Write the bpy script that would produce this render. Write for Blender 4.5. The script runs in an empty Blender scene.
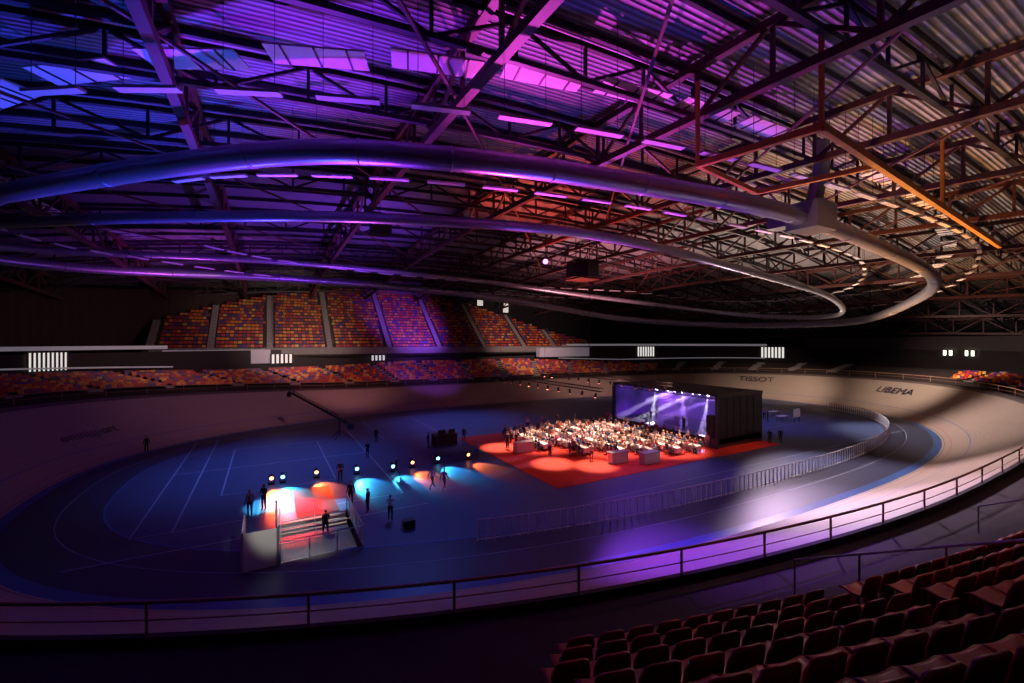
import bpy, numpy as np, math, random
from mathutils import Vector, Matrix
random.seed(7); rng=np.random.default_rng(7)
TH=0.511; CT,CN,A,B,PW=36.35,44.28,51.57,28.36,2.466
WID=8.74
COL=bpy.context.scene.collection
bpy.context.scene.view_settings.view_transform='Standard'
# ------------------------------------------------------------ materials
def mat(name,col,rough=.6,metal=0.,var=.25,scale=3.,emit=None,es=0.,bump=0.,alpha=1.,spec=.5):
    m=bpy.data.materials.new(name); m.use_nodes=True; nt=m.node_tree; N=nt.nodes; L=nt.links
    b=N['Principled BSDF']; b.inputs['Roughness'].default_value=rough; b.inputs['Metallic'].default_value=metal
    b.inputs['Specular IOR Level'].default_value=spec
    tc=N.new('ShaderNodeTexCoord'); no=N.new('ShaderNodeTexNoise'); no.inputs['Scale'].default_value=scale; no.inputs['Detail'].default_value=4
    L.new(tc.outputs['Object'],no.inputs['Vector'])
    mx=N.new('ShaderNodeMix'); mx.data_type='RGBA'
    c=np.array(col[:3]); mx.inputs[6].default_value=(*(c*(1-var)),1); mx.inputs[7].default_value=(*np.minimum(c*(1+var),1),1)
    L.new(no.outputs['Fac'],mx.inputs[0]); L.new(mx.outputs[2],b.inputs['Base Color'])
    if emit: b.inputs['Emission Color'].default_value=(*emit,1); b.inputs['Emission Strength'].default_value=es
    if bump:
        bp=N.new('ShaderNodeBump'); bp.inputs['Strength'].default_value=bump; L.new(no.outputs['Fac'],bp.inputs['Height']); L.new(bp.outputs['Normal'],b.inputs['Normal'])
    b.inputs['Alpha'].default_value=alpha
    return m
def matcol(name,rough=.6,gain=1.):
    m=bpy.data.materials.new(name); m.use_nodes=True; nt=m.node_tree; N=nt.nodes; L=nt.links
    b=N['Principled BSDF']; b.inputs['Roughness'].default_value=rough
    a=N.new('ShaderNodeVertexColor'); a.layer_name='Col'
    no=N.new('ShaderNodeTexNoise'); no.inputs['Scale'].default_value=9
    mr=N.new('ShaderNodeMapRange'); mr.inputs[3].default_value=.8*gain; mr.inputs[4].default_value=1.15*gain; L.new(no.outputs['Fac'],mr.inputs[0])
    vm=N.new('ShaderNodeVectorMath'); vm.operation='SCALE'; L.new(a.outputs['Color'],vm.inputs[0]); L.new(mr.outputs[0],vm.inputs['Scale'])
    L.new(vm.outputs[0],b.inputs['Base Color']); return m
# ------------------------------------------------------------ mesh builder
BOXF=[(0,3,2,1),(4,5,6,7),(0,1,5,4),(1,2,6,5),(2,3,7,6),(3,0,4,7)]
class MB:
    def __init__(s): s.v=[];s.f=[];s.m=[];s.c=[];s.n=0;s.uv=None
    def add(s,v,f,m=0,c=(1,1,1)):
        v=np.asarray(v,float).reshape(-1,3); o=s.n; s.v.append(v); s.n+=len(v)
        s.f+= [tuple(i+o for i in q) for q in f]; s.m+=[m]*len(f)
        s.c.append(np.tile(np.array([*c,1.]),(len(v),1)) if np.ndim(c)==1 else np.hstack([c,np.ones((len(v),1))]))
    def box(s,cx,cy,cz,sx,sy,sz,m=0,rz=0,c=(1,1,1)):
        v=np.array([(-1,-1,-1),(1,-1,-1),(1,1,-1),(-1,1,-1),(-1,-1,1),(1,-1,1),(1,1,1),(-1,1,1)],float)*.5*np.array([sx,sy,sz])
        if rz: v=v@rotz(rz).T
        s.add(v+np.array([cx,cy,cz]),BOXF,m,c)
    def beam(s,p,q,w,h=None,m=0,c=(1,1,1)):
        h=h or w; p=np.array(p,float);q=np.array(q,float);d=q-p;L=np.linalg.norm(d)
        if L<1e-6:return
        d/=L; up=np.array([0,0,1.]) if abs(d[2])<.95 else np.array([1.,0,0])
        sx=np.cross(d,up); sx/=np.linalg.norm(sx); uz=np.cross(sx,d)
        v=[]
        for e in(p,q):
            for a,b in((-1,-1),(1,-1),(1,1),(-1,1)): v.append(e+sx*a*w/2+uz*b*h/2)
        s.add(v,BOXF,m,c)
    def tube(s,pts,rad,m=0,seg=12,closed=False,c=(1,1,1),cap=True):
        pts=np.asarray(pts,float); n=len(pts); rad=np.broadcast_to(rad,(n,))
        if closed: T=np.roll(pts,-1,0)-np.roll(pts,1,0)
        else: T=np.gradient(pts,axis=0)
        T/=np.linalg.norm(T,axis=1)[:,None]+1e-9
        V=[]
        for i in range(n):
            up=np.array([0,0,1.]) if abs(T[i][2])<.9 else np.array([0,1.,0])
            a=np.cross(T[i],up);a/=np.linalg.norm(a);b=np.cross(a,T[i])
            an=np.arange(seg)*2*np.pi/seg
            V.append(pts[i]+rad[i]*(np.cos(an)[:,None]*a+np.sin(an)[:,None]*b))
        F=[]
        for i in range(n if closed else n-1):
            j=(i+1)%n
            for k in range(seg):
                l=(k+1)%seg; F.append((i*seg+k,i*seg+l,j*seg+l,j*seg+k))
        if not closed and cap: F.append(tuple(range(seg))[::-1]); F.append(tuple((n-1)*seg+k for k in range(seg)))
        s.add(np.concatenate(V),F,m,c)
    def obj(s,name,mats,smooth=False,parent=None):
        me=bpy.data.meshes.new(name); me.from_pydata(np.concatenate(s.v).tolist(),[],s.f)
        for m in mats: me.materials.append(m)
        me.polygons.foreach_set('material_index',np.array(s.m,np.int32))
        ca=me.color_attributes.new('Col','FLOAT_COLOR','POINT'); ca.data.foreach_set('color',np.concatenate(s.c).ravel().astype(np.float32))
        if smooth: me.polygons.foreach_set('use_smooth',np.ones(len(s.f),bool))
        me.update(); o=bpy.data.objects.new(name,me); COL.objects.link(o)
        if parent: o.parent=parent
        return o
def rotz(a): return np.array([[math.cos(a),-math.sin(a),0],[math.sin(a),math.cos(a),0],[0,0,1]])
def empty(name,loc=(0,0,0)):
    o=bpy.data.objects.new(name,None); o.location=loc; COL.objects.link(o); return o
def catmull(P,per=14):
    P=np.array(P,float); n=len(P); out=[]
    for i in range(n):
        a,b,c,d=P[i-1],P[i],P[(i+1)%n],P[(i+2)%n]
        for j in range(per):
            t=j/per; out.append(.5*((2*b)+(-a+c)*t+(2*a-5*b+4*c-d)*t*t+(-a+3*b-3*c+d)*t**3))
    return np.array(out)
# ------------------------------------------------------------ oval
def oval(a=A,b=B,N=480,ct=CT,cn=CN):
    u=np.linspace(0,2*np.pi,8001)[:-1]; c,s=np.cos(u),np.sin(u); r=(np.abs(c)**PW+np.abs(s)**PW)**(-1/PW)
    x=a*c*r;y=b*s*r; d=np.hypot(np.diff(np.append(x,x[0])),np.diff(np.append(y,y[0]))); S=np.concatenate([[0],np.cumsum(d)])
    q=np.arange(N)*S[-1]/N; xi=np.interp(q,S,np.append(x,x[0])); yi=np.interp(q,S,np.append(y,y[0]))
    dx=np.roll(xi,-1)-np.roll(xi,1);dy=np.roll(yi,-1)-np.roll(yi,1);l=np.hypot(dx,dy)
    return np.stack([xi+ct,yi+cn],1),np.stack([dy/l,-dx/l],1),S[-1]
OP,ON,OLEN=oval()
NO=len(OP)
AN=np.degrees(np.arctan2((OP[:,1]-CN)/B,(OP[:,0]-CT)/A))%360
RH=np.interp(AN,[0,30,60,90,115,140,160,180,200,220,240,260,275,300,330,360],[5,4.5,3.5,3.2,3.5,4.9,5.7,5.5,4.7,4.1,3.75,3.75,4.0,4.55,5,5])
ker=np.hanning(31);ker/=ker.sum(); RH=np.convolve(np.concatenate([RH[-15:],RH,RH[:15]]),ker,'valid')
RW=np.sqrt(WID**2-RH**2)
def ring(off): return OP+ON*(off[:,None] if np.ndim(off) else off)
RIM=ring(RW)
def strip(mb,P0,z0,P1,z1,m=0,idx=None,closed=True):
    n=len(P0); z0=np.broadcast_to(z0,(n,));z1=np.broadcast_to(z1,(n,))
    V=np.concatenate([np.column_stack([P0,z0]),np.column_stack([P1,z1])])
    F=[(i,(i+1)%n,n+(i+1)%n,n+i)[::-1] for i in range(n if closed else n-1)]
    if idx is not None: F=[f for i,f in enumerate(F) if idx[i]]
    mb.add(V,F,m)
# ------------------------------------------------------------ common materials
M_dark=mat('dark_painted_wall',(.035,.028,.03),.8)
M_curtain=mat('black_curtain_fabric',(.016,.014,.017),.95,scale=1.2)
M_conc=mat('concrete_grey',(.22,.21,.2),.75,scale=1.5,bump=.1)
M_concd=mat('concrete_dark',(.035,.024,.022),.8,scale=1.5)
M_white=mat('white_panel',(.75,.75,.73),.5,var=.05)
M_steel=mat('steel_brown_red',(.11,.04,.034),.5,var=.2)
M_steeld=mat('steel_dark',(.04,.034,.04),.5,metal=.2)
M_galv=mat('galvanised_steel',(.5,.5,.52),.35,metal=.7,var=.1)
M_glass=mat('clear_glass_panel',(.7,.75,.8),.1,alpha=.18,var=.02)
M_black=mat('matt_black',(.01,.01,.012),.6)
M_seat=matcol('plastic_seat',.4); M_seatf=matcol('plastic_seat_upper',.5,.8)
M_ppl=matcol('clothes_and_skin',.8)
# ------------------------------------------------------------ floor
M_blue=mat('blue_sports_floor',(.055,.085,.18),.45,var=.15,scale=.6); M_safe=mat('dark_safety_zone_floor',(.04,.048,.09),.45,var=.15); M_cote=mat('light_blue_band',(.05,.12,.32),.4,var=.1)
fl=MB()
P55=ring(-5.2); n=len(P55)
fl.add(np.column_stack([P55,np.zeros(n)]),[tuple(range(n))],0)
strip(fl,P55,0,ring(-.7),0,1); strip(fl,ring(-.7),0,OP,0,2)
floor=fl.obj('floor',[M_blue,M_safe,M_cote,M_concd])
HX0,HX1,HY0,HY1=.6,4.6,25.6,31.4
cut=MB(); cut.box((HX0+HX1)/2,(HY0+HY1)/2,0,HX1-HX0,HY1-HY0,1,0); co=cut.obj('cutter',[M_blue])
bm_=floor.modifiers.new('b','BOOLEAN'); bm_.object=co; bm_.operation='DIFFERENCE'; bm_.solver='EXACT'
dg=bpy.context.evaluated_depsgraph_get(); me=bpy.data.meshes.new_from_object(floor.evaluated_get(dg)); floor.modifiers.clear()
if len(me.polygons)>10: floor.data=me
bpy.data.objects.remove(co)
ln=MB()
def line(t0,n0,t1,n1,w=.11): ln.beam((t0,n0,.006),(t1,n1,.006),w,.006)
for x0,x1,y0,y1 in((-7,9,33,61),(-3,5,39,55),(12,19,52,66),(52,74,34,54)):
    line(x0,y0,x1,y0);line(x1,y0,x1,y1);line(x1,y1,x0,y1);line(x0,y1,x0,y0)
line(-7,47,9,47); line(20,24.5,72,24.5); line(-5,33,-5,61); line(-9,30,10,30)
for off_,w_,m_ in((-5.25,.12,1),(-3.0,.06,0)):
    PI=ring(off_)
    for i in range(NO):
        a,b=PI[i],PI[(i+1)%NO]; ln.beam((*a,.006),(*b,.006),w_,.006,m_)
ln.obj('court_line_markings',[mat('line_paint',(.3,.34,.45),.5),mat('line_paint_blue',(.06,.14,.42),.5)])
# ------------------------------------------------------------ track
def track_mat():
    m=bpy.data.materials.new('siberian_pine_track'); m.use_nodes=True; nt=m.node_tree; N=nt.nodes; L=nt.links; b=N['Principled BSDF']
    uv=N.new('ShaderNodeUVMap'); sp=N.new('ShaderNodeSeparateXYZ'); L.new(uv.outputs['UV'],sp.inputs[0])
    mp=N.new('ShaderNodeMapping'); mp.inputs['Scale'].default_value=(.25,22,1); L.new(uv.outputs['UV'],mp.inputs[0])
    no=N.new('ShaderNodeTexNoise'); no.inputs['Scale'].default_value=1; no.inputs['Detail'].default_value=5; L.new(mp.outputs[0],no.inputs[0])
    w=N.new('ShaderNodeMix'); w.data_type='RGBA'; w.inputs[6].default_value=(.27,.2,.155,1); w.inputs[7].default_value=(.54,.43,.35,1); L.new(no.outputs['Fac'],w.inputs[0])
    cur=w.outputs[2]
    for lo,hi,c in((.2,.25,(.02,.02,.02)),(.85,.9,(.5,.02,.02)),(2.5,2.56,(.02,.06,.45)),(8.3,9,(.12,.09,.08))):
        g=N.new('ShaderNodeMath');g.operation='GREATER_THAN';g.inputs[1].default_value=lo;L.new(sp.outputs[1],g.inputs[0])
        h=N.new('ShaderNodeMath');h.operation='LESS_THAN';h.inputs[1].default_value=hi;L.new(sp.outputs[1],h.inputs[0])
        q=N.new('ShaderNodeMath');q.operation='MULTIPLY';L.new(g.outputs[0],q.inputs[0]);L.new(h.outputs[0],q.inputs[1])
        mx=N.new('ShaderNodeMix');mx.data_type='RGBA';mx.inputs[7].default_value=(*c,1);L.new(q.outputs[0],mx.inputs[0]);L.new(cur,mx.inputs[6]);cur=mx.outputs[2]
    L.new(cur,b.inputs['Base Color']); b.inputs['Roughness'].default_value=.45
    return m
tr=MB(); V=[];NV=13
for j in range(NV):
    f=j/(NV-1); g=f**1.25
    P=ring(RW*f); V.append(np.column_stack([P,RH*g]))
F=[(j*NO+i,(j+1)*NO+i,(j+1)*NO+(i+1)%NO,j*NO+(i+1)%NO) for j in range(NV-1) for i in range(NO)]
tr.add(np.concatenate(V),F)
track=tr.obj('velodrome_track',[track_mat()],True)
uvl=track.data.uv_layers.new(name='UVMap')
uvs=[]
for j in range(NV-1):
    for i in range(NO):
        a0=i*OLEN/NO;a1=(i+1)*OLEN/NO;v0=WID*j/(NV-1);v1=WID*(j+1)/(NV-1)
        uvs+= [a0,v0,a0,v1,a1,v1,a1,v0]
uvl.data.foreach_set('uv',np.array(uvs,np.float32))
rl=MB(); R3=np.column_stack([ring(RW+.12),RH])
rl.tube(R3+[0,0,1.0],.05,seg=8,closed=True); rl.tube(R3+[0,0,.55],.018,seg=6,closed=True)
for i in range(0,NO,6): rl.beam(R3[i],R3[i]+[0,0,1.0],.06)
strip(rl,ring(RW+.02),RH-.3,ring(RW+.02),RH+.16,1)
strip(rl,ring(RW+.02),RH+.16,ring(RW+.2),RH+.16,1); strip(rl,ring(RW+.2),RH+.16,ring(RW+.2),0,1)
rl.obj('track_rim_railing',[mat('railing_wood_brown',(.42,.22,.14),.4),M_concd])
fe=MB(); FP=ring(-4.6)
seq=[i for i in range(NO) if OP[i,0]>9 and 180<AN[i]<346]
pts=np.array([[*FP[i],0] for i in seq])
fe.tube(pts+[0,0,1.25],.035,seg=6); fe.tube(pts+[0,0,.12],.03,seg=6)
for q in range(0,len(pts)): fe.beam(pts[q],pts[q]+[0,0,1.25],.05)
for q in range(len(pts)-1):
    a,b=pts[q],pts[q+1]; fe.add([a+[0,0,.15],b+[0,0,.15],b+[0,0,1.2],a+[0,0,1.2]],[(0,1,2,3)],1)
fe.obj('infield_glass_fence',[mat('white_rail',(.7,.72,.75),.4,var=.05),M_glass])
# ------------------------------------------------------------ stands terraces
Z0=RH+.5
ter=MB()
left_far=(OP[:,1]>CN-4)|(OP[:,0]<-8)|(OP[:,0]>66)
NMASK=~left_far
strip(ter,ring(RW+.2),RH-.1,ring(RW+2.4),RH-.1,0)
FRA=np.interp(AN,[0,50,75,100,130,210,360],[.16,.2,.42,.42,.2,.2,.16])
def tier(mb,mask,off0,rows,dep,rise,m=0):
    for r in range(rows):
        o0=RW+off0+r*dep; zz=Z0+r*rise; zp=Z0+(r-1)*rise if r else RH-.1
        strip(mb,ring(o0),zp,ring(o0),zz,m,mask); strip(mb,ring(o0),zz,ring(o0+dep),zz,m,mask)
FD,ND,NRI=.9,.85,.47
tier(ter,left_far,2.4,8,FD,FRA); tier(ter,NMASK,2.4,20,ND,NRI)
zt=Z0+7*FRA
strip(ter,ring(RW+9.6),zt,ring(RW+12),zt,0,left_far)
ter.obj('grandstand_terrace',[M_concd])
def seat_lo(mb,p,ang,w,c,s=1.):
    R=rotz(ang); v=[];f=[]
    def bx(x0,x1,y0,y1,z0,z1,lean=0):
        o=len(v)
        for z in(z0,z1):
            l=lean if z==z1 else 0
            for x,y in((x0,y0),(x1,y0),(x1,y1),(x0,y1)): v.append((x,y-l,z))
        f.extend([tuple(i+o for i in q) for q in BOXF])
    bx(-w/2,w/2,-.1*s,.32*s,.36*s,.42*s); bx(-w/2,w/2,-.14*s,-.08*s,.42*s,.84*s,.08*s)
    mb.add(np.array(v)@R.T+p,f,0,c)
def seat_hi_template():
    v=[];f=[]
    nx=6
    prof=[(.30,.40),(.24,.43),(.05,.40),(-.10,.42),(-.16,.52),(-.19,.68),(-.22,.82),(-.225,.86)]
    for side in(0,1):
        for (y,z) in prof:
            for i in range(nx+1):
                x=(i/nx-.5)*2; wx=.235*(1-.12*(z>.8)); cup=.04*x*x
                yy=y+(cup if z>.5 else 0); zz=z+(cup*.8 if z<=.5 else (-.05*abs(x)**4 if z>.8 else 0))
                if side: yy-= (.035 if z>.5 else .0); zz-= (.0 if z>.5 else .035)
                v.append((x*wx,yy,zz))
    W=nx+1;H=len(prof);O=W*H
    for j in range(H-1):
        for i in range(nx):
            a=j*W+i; f.append((a,a+1,a+W+1,a+W)); f.append((O+a,O+a+W,O+a+W+1,O+a+1))
    for j in range(H-1):
        a=j*W; f.append((a,a+W,O+a+W,O+a)); a=j*W+nx; f.append((a,O+a,O+a+W,a+W))
    for i in range(nx):
        a=i; f.append((a,O+a,O+a+1,a+1)); a=(H-1)*W+i; f.append((a,a+1,O+a+1,O+a))
    for s_ in(-1,1):
        o=len(v)
        for z in(0,.4):
            for x,y in((-.02,-.05),(.02,-.05),(.02,.1),(-.02,.1)): v.append((x+s_*.18,y,z))
        f+= [tuple(i+o for i in q) for q in BOXF]
    return np.array(v)*1.08,f
SV,SF=seat_hi_template()
FARC=[(.75,.22,.03),(.8,.35,.05),(.55,.05,.04),(.35,.04,.06),(.75,.5,.12),(.10,.05,.25),(.25,.06,.15)]
NEARC=[(.5,.07,.03),(.6,.12,.04),(.38,.05,.04),(.25,.04,.05),(.45,.05,.06)]
def row_pts(off,spacing):
    P=ring(off); d=np.linalg.norm(np.roll(P,-1,0)-P,axis=1); S=np.concatenate([[0],np.cumsum(d)]); q=np.arange(0,S[-1],spacing)
    Pc=np.vstack([P,P[:1]]); Nc=np.vstack([ON,ON[:1]]); Zc=np.append(Z0,Z0[0]); Fc=np.append(FRA,FRA[0])
    return np.stack([np.interp(q,S,Pc[:,0]),np.interp(q,S,Pc[:,1])],1),np.stack([np.interp(q,S,Nc[:,0]),np.interp(q,S,Nc[:,1])],1),np.interp(q,S,Zc),np.interp(q,S,Fc)
fs=MB(); ns=MB(); aisle=MB()
for r in range(8):
    P,Nn,Zr,Fr=row_pts(RW+2.4+r*FD+.45,.6)
    for p,nv,zz,fr in zip(P,Nn,Zr,Fr):
        re=p[0]>80 and p[1]<26
        if not(p[1]>CN-4 or p[0]<-8 or re): continue
        if p[1]<CN-2 and p[0]<CT: continue
        a=math.atan2((p[1]-CN)*1.3,p[0]-CT)
        if (a%(.155))<.02:
            aisle.box(p[0],p[1],zz+r*fr+.12,1.0,.45,.24,rz=math.atan2(nv[1],nv[0])-math.pi/2); continue
        if -0.1<a<.72: continue
        if p[0]>80 and r>4: continue
        seat_lo(fs,np.array([p[0],p[1],zz+r*fr]),math.atan2(nv[1],nv[0])+math.pi/2,.53,random.choices(FARC,[20,10,28,12,4,12,14])[0],.93)
nrail=MB()
for r in range(3,20):
    P,Nn,Zr,Fr=row_pts(RW+2.4+r*ND+.4,.56)
    for p,nv,zz in zip(P,Nn,Zr):
        if p[1]>CN-6 or p[0]<1.5 or p[0]>66: continue
        D=p[0]*math.sin(TH)+p[1]*math.cos(TH); X=p[0]*math.cos(TH)-p[1]*math.sin(TH)
        if D<1.6 or X<.6: continue
        if (math.atan2(p[1]-CN,p[0]-CT)%(.24))<.022: continue
        v=SV@rotz(math.atan2(nv[1],nv[0])+math.pi/2).T+np.array([p[0],p[1],zz+r*NRI])
        ns.add(v,SF,0,random.choice(NEARC))
ns.obj('near_grandstand_seats',[M_seat],True)
for i in range(NO):
    if OP[i,1]<CN-6 and 8<OP[i,0]<66 and (math.atan2(RIM[i,1]-CN,RIM[i,0]-CT)%.24)<.013:
        pts=[[*(OP[i]+ON[i]*(RW[i]+2.6+r*ND)),Z0[i]+r*NRI+1.0] for r in range(0,9)]
        nrail.tube(pts,.03,0,6)
        for q_ in pts[::2]: nrail.beam(q_,np.array(q_)-[0,0,1.0],.04)
if nrail.v: nrail.obj('aisle_handrails',[M_galv])
ZT=[(-17,14.5),(-8.4,17.8),(.4,20.6),(10.4,22.6),(21.6,23.4),(27,23.4),(36,22.8),(43,21.2),(53.4,17.6),(62,14.2),(73,11.4)]
def ztop(t): return np.interp(t,[a for a,b in ZT],[b for a,b in ZT])
us=MB(); st=MB(); uf=MB(); bd=[-16.5,-8.4,.4,10.4,21.6,32.2,42.9,53.4,62,73]
UD,UR=.78,.63
for r in range(21):
    n0=89+UD*r; z=10.2+UR*r; ts=[t for t in np.arange(-17,73.5,.25) if ztop(t)>=z]
    if not ts: continue
    t0,t1=ts[0],ts[-1]
    us.box((t0+t1)/2,n0+UD/2,z-.5,t1-t0+.5,UD,1.0,0)
    for b in bd:
        if t0-.8<=b<=t1+.8:
            st.box(b,n0+UD/4,z+.15,.95,UD/2,.3); st.box(b,n0+UD*.75,z+.3,.95,UD/2,.6)
    for t in np.arange(t0,t1,.64):
        if min(abs(t-b) for b in bd)<.85: continue
        seat_lo(uf,np.array([t,n0+.4,z]),math.pi,.55,random.choices(FARC,[26,8,28,14,5,14,10])[0],.88)
for b in bd:
    h=ztop(b); k_=int((h-10.2)/UR)
    st.beam((b+.55,89,11.2),(b+.55,89+UD*k_,11.2+UR*k_),.06,.06,1)
us.box(28.5,88.9,9.75,90,.25,1.3,1); us.box(28.5,95,8.9,90,12,.3,0)
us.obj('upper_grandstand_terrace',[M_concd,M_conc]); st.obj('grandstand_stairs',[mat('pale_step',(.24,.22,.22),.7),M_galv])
aisle.obj('lower_grandstand_steps',[mat('step_concrete',(.35,.33,.32),.7)])
fs.obj('far_grandstand_seats',[M_seat]); uf.obj('upper_grandstand_seats',[M_seatf])
cw=MB(); CW=ring(RW+12); strip(cw,CW,zt,CW,10,0,left_far&(OP[:,1]>24)); strip(cw,CW,zt,CW,12.4,0,(OP[:,0]>66)&(OP[:,1]<50)); cw.obj('wall_concourse',[M_dark])
bal=MB(); sel=left_far&((OP[:,0]<-3)|((OP[:,0]>60)&(OP[:,1]>54)))
off,z,h=11.4,10.4,.5
strip(bal,ring(RW+off),z,ring(RW+off),z+h,1,sel); strip(bal,ring(RW+off),z,ring(RW+off+14),z,0,sel); strip(bal,ring(RW+off),z+h,ring(RW+off+.3),z+h,1,sel)
strip(bal,ring(RW+9.7),Z0+7*FRA+1.1,ring(RW+9.7),Z0+7*FRA+1.3,1,sel)
bal.obj('concourse_balcony',[M_dark,mat('balcony_fascia_white_glow',(.5,.48,.5),.5,var=.05,emit=(.8,.75,.85),es=.12)])  # fascia brightened by faint emission in the material, no lamp in it
sb=MB(); sb.box(-7,88,8.9,15,1.6,2.4); sb.box(-7,87.1,9.0,9,.05,.7,1); sb.box(64,88,8.9,15,1.6,2.2)
for q in np.arange(-13.5,0,1.5): sb.box(q,87.15,10.25,1.2,.1,.08,1)
sb.obj('commentary_box',[mat('pale_cladding_glow',(.5,.45,.5),.6,var=.05,emit=(.8,.7,.85),es=.1),M_steeld])  # cladding glows slightly by emission, standing in for light falling on it
def textobj(name,s,size,loc,xdir,up,m):
    cu=bpy.data.curves.new(name,'FONT'); cu.body=s; cu.size=size; cu.align_x='CENTER'; cu.align_y='CENTER'; cu.extrude=.01; cu.materials.append(m)
    o=bpy.data.objects.new(name,cu); COL.objects.link(o)
    x=Vector(xdir).normalized(); y=Vector(up).normalized(); z=x.cross(y).normalized(); y=z.cross(x)
    o.matrix_world=Matrix.Translation(loc)@Matrix((x,y,z)).transposed().to_4x4(); return o
M_txt=mat('dark_sign_letters',(.03,.03,.05),.5); M_txt2=mat('faded_sign_letters',(.16,.13,.11),.5)
textobj('fascia_lettering','TIMING & TICKETS',.8,(-7,87.04,9.0),(1,0,0),(0,0,1),M_white)
def bank_text(name,s,size,t,n_,f,m):
    i=int(np.argmin(((RIM-[t,n_])**2).sum(1))); tx=RIM[(i+2)%NO]-RIM[i-2]; sl=np.array([*(ON[i]*RW[i]),RH[i]*1.2])
    g=f**1.25; p=np.array([*(OP[i]+ON[i]*RW[i]*f),RH[i]*g])
    nrm=np.cross(sl,[-tx[0],-tx[1],0]); nrm/=np.linalg.norm(nrm)
    if nrm[2]<0: nrm=-nrm
    textobj(name,s,size,p+nrm*.2,(-tx[0],-tx[1],0),sl,m)
bank_text('track_lettering','TISSOT',2.1,98,59,.75,M_txt); bank_text('track_lettering','LIBEMA',1.9,98,29,.7,M_txt); bank_text('track_lettering','omnisport',1.4,-18,60,.5,M_txt2)
def window(name,t,n_,z0,z1,w,off=11.8,stripes=7,es=6,col=(1,.97,.9)):
    R_=ring(RW+off); i=int(np.argmin(((R_-[t,n_])**2).sum(1))); a=math.atan2(ON[i][1],ON[i][0])-math.pi/2; p=R_[i]
    mb=MB(); mb.box(0,0,(z0+z1)/2,w,.06,z1-z0,0)
    for s_ in range(stripes+1): mb.box(-w/2+w*s_/stripes,-.08,(z0+z1)/2,w/stripes*.42,.1,z1-z0+.1,1)
    for zz in(z0,z1): mb.box(0,-.08,zz,w+.3,.12,.12,1)
    o=mb.obj(name,[mat('daylight_pane',(.9,.9,.9),.4,emit=col,es=es),M_steeld]); o.location=(p[0],p[1],0); o.rotation_euler=(0,0,a)
window('window_1',-25.2,75,7.9,10.2,3.8,es=.7,stripes=9); window('window_2',87,83,7.6,10.2,4.5,es=.8); window('window_3',106,60.4,7.6,10.2,5,es=.8)
window('window_4',2.2,88,7.6,9.3,3.6,off=10.9,es=.5,stripes=5); window('window_5',20,88,7.6,9.4,3,off=10.9,es=.5,stripes=4)
# ------------------------------------------------------------ walls & roof
def roofz(t,n_): return 27-12*((t-28)/88)**2-3*((n_-44)/62)**2
WP,WN,WL=oval(84,65,240)
wz=roofz(WP[:,0],WP[:,1])+1
ang=np.degrees(np.arctan2(WP[:,1]-CN,WP[:,0]-CT))
for nm,lo,hi in(('wall_far',35,145),('wall_right',-35,35),('wall_near',-145,-35)):
    mk=(ang>=lo)&(ang<hi); w=MB(); strip(w,WP,-1,WP,wz,0,mk); w.obj(nm,[M_curtain])
mk=(ang>=145)|(ang<-145); w=MB(); strip(w,WP,-1,WP,wz,0,mk); w.obj('wall_left',[M_curtain])
cu=MB()
P2,N2,_=oval(80.5,63.3,1600); a2=np.degrees(np.arctan2(P2[:,1]-CN,P2[:,0]-CT)); P2=P2+N2*(.25*np.sin(np.arange(1600)*1.57))[:,None]
strip(cu,P2,10.5,P2,roofz(P2[:,0],P2[:,1])-1,0,(a2>125)&(a2<200)); cu.obj('stage_curtain',[mat('curtain_brown_black',(.05,.03,.03),.9)],True)
def roof_mat():
    m=bpy.data.materials.new('corrugated_roof_deck'); m.use_nodes=True; nt=m.node_tree;N=nt.nodes;L=nt.links;b=N['Principled BSDF']
    tc=N.new('ShaderNodeTexCoord'); wv=N.new('ShaderNodeTexWave'); wv.bands_direction='Y'; wv.inputs['Scale'].default_value=.95; L.new(tc.outputs['Object'],wv.inputs['Vector'])
    bp=N.new('ShaderNodeBump'); bp.inputs['Strength'].default_value=1; bp.inputs['Distance'].default_value=.12; L.new(wv.outputs['Fac'],bp.inputs['Height']); L.new(bp.outputs['Normal'],b.inputs['Normal'])
    mx=N.new('ShaderNodeMix');mx.data_type='RGBA';mx.inputs[6].default_value=(.13,.13,.14,1);mx.inputs[7].default_value=(.38,.38,.4,1);L.new(wv.outputs['Fac'],mx.inputs[0]);L.new(mx.outputs[2],b.inputs['Base Color'])
    b.inputs['Roughness'].default_value=.45;b.inputs['Metallic'].default_value=.3;return m
rf=MB(); gt=np.linspace(-52,124,45); gn=np.linspace(-24,113,35); V=[(t,q,roofz(t,q)) for t in gt for q in gn]; W_=len(gn)
F=[(i*W_+j,i*W_+j+1,(i+1)*W_+j+1,(i+1)*W_+j) for i in range(len(gt)-1) for j in range(W_-1) if (abs((gt[i]+2-CT)/86)**PW+abs((gn[j]+2-CN)/67)**PW)<1.08]
rf.add(V,F); rf.obj('ceiling',[roof_mat()],True)
tru=MB()
def inside(t,n_,k_=.97): return (abs((t-CT)/83)**PW+abs((n_-CN)/64)**PW)<k_
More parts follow.
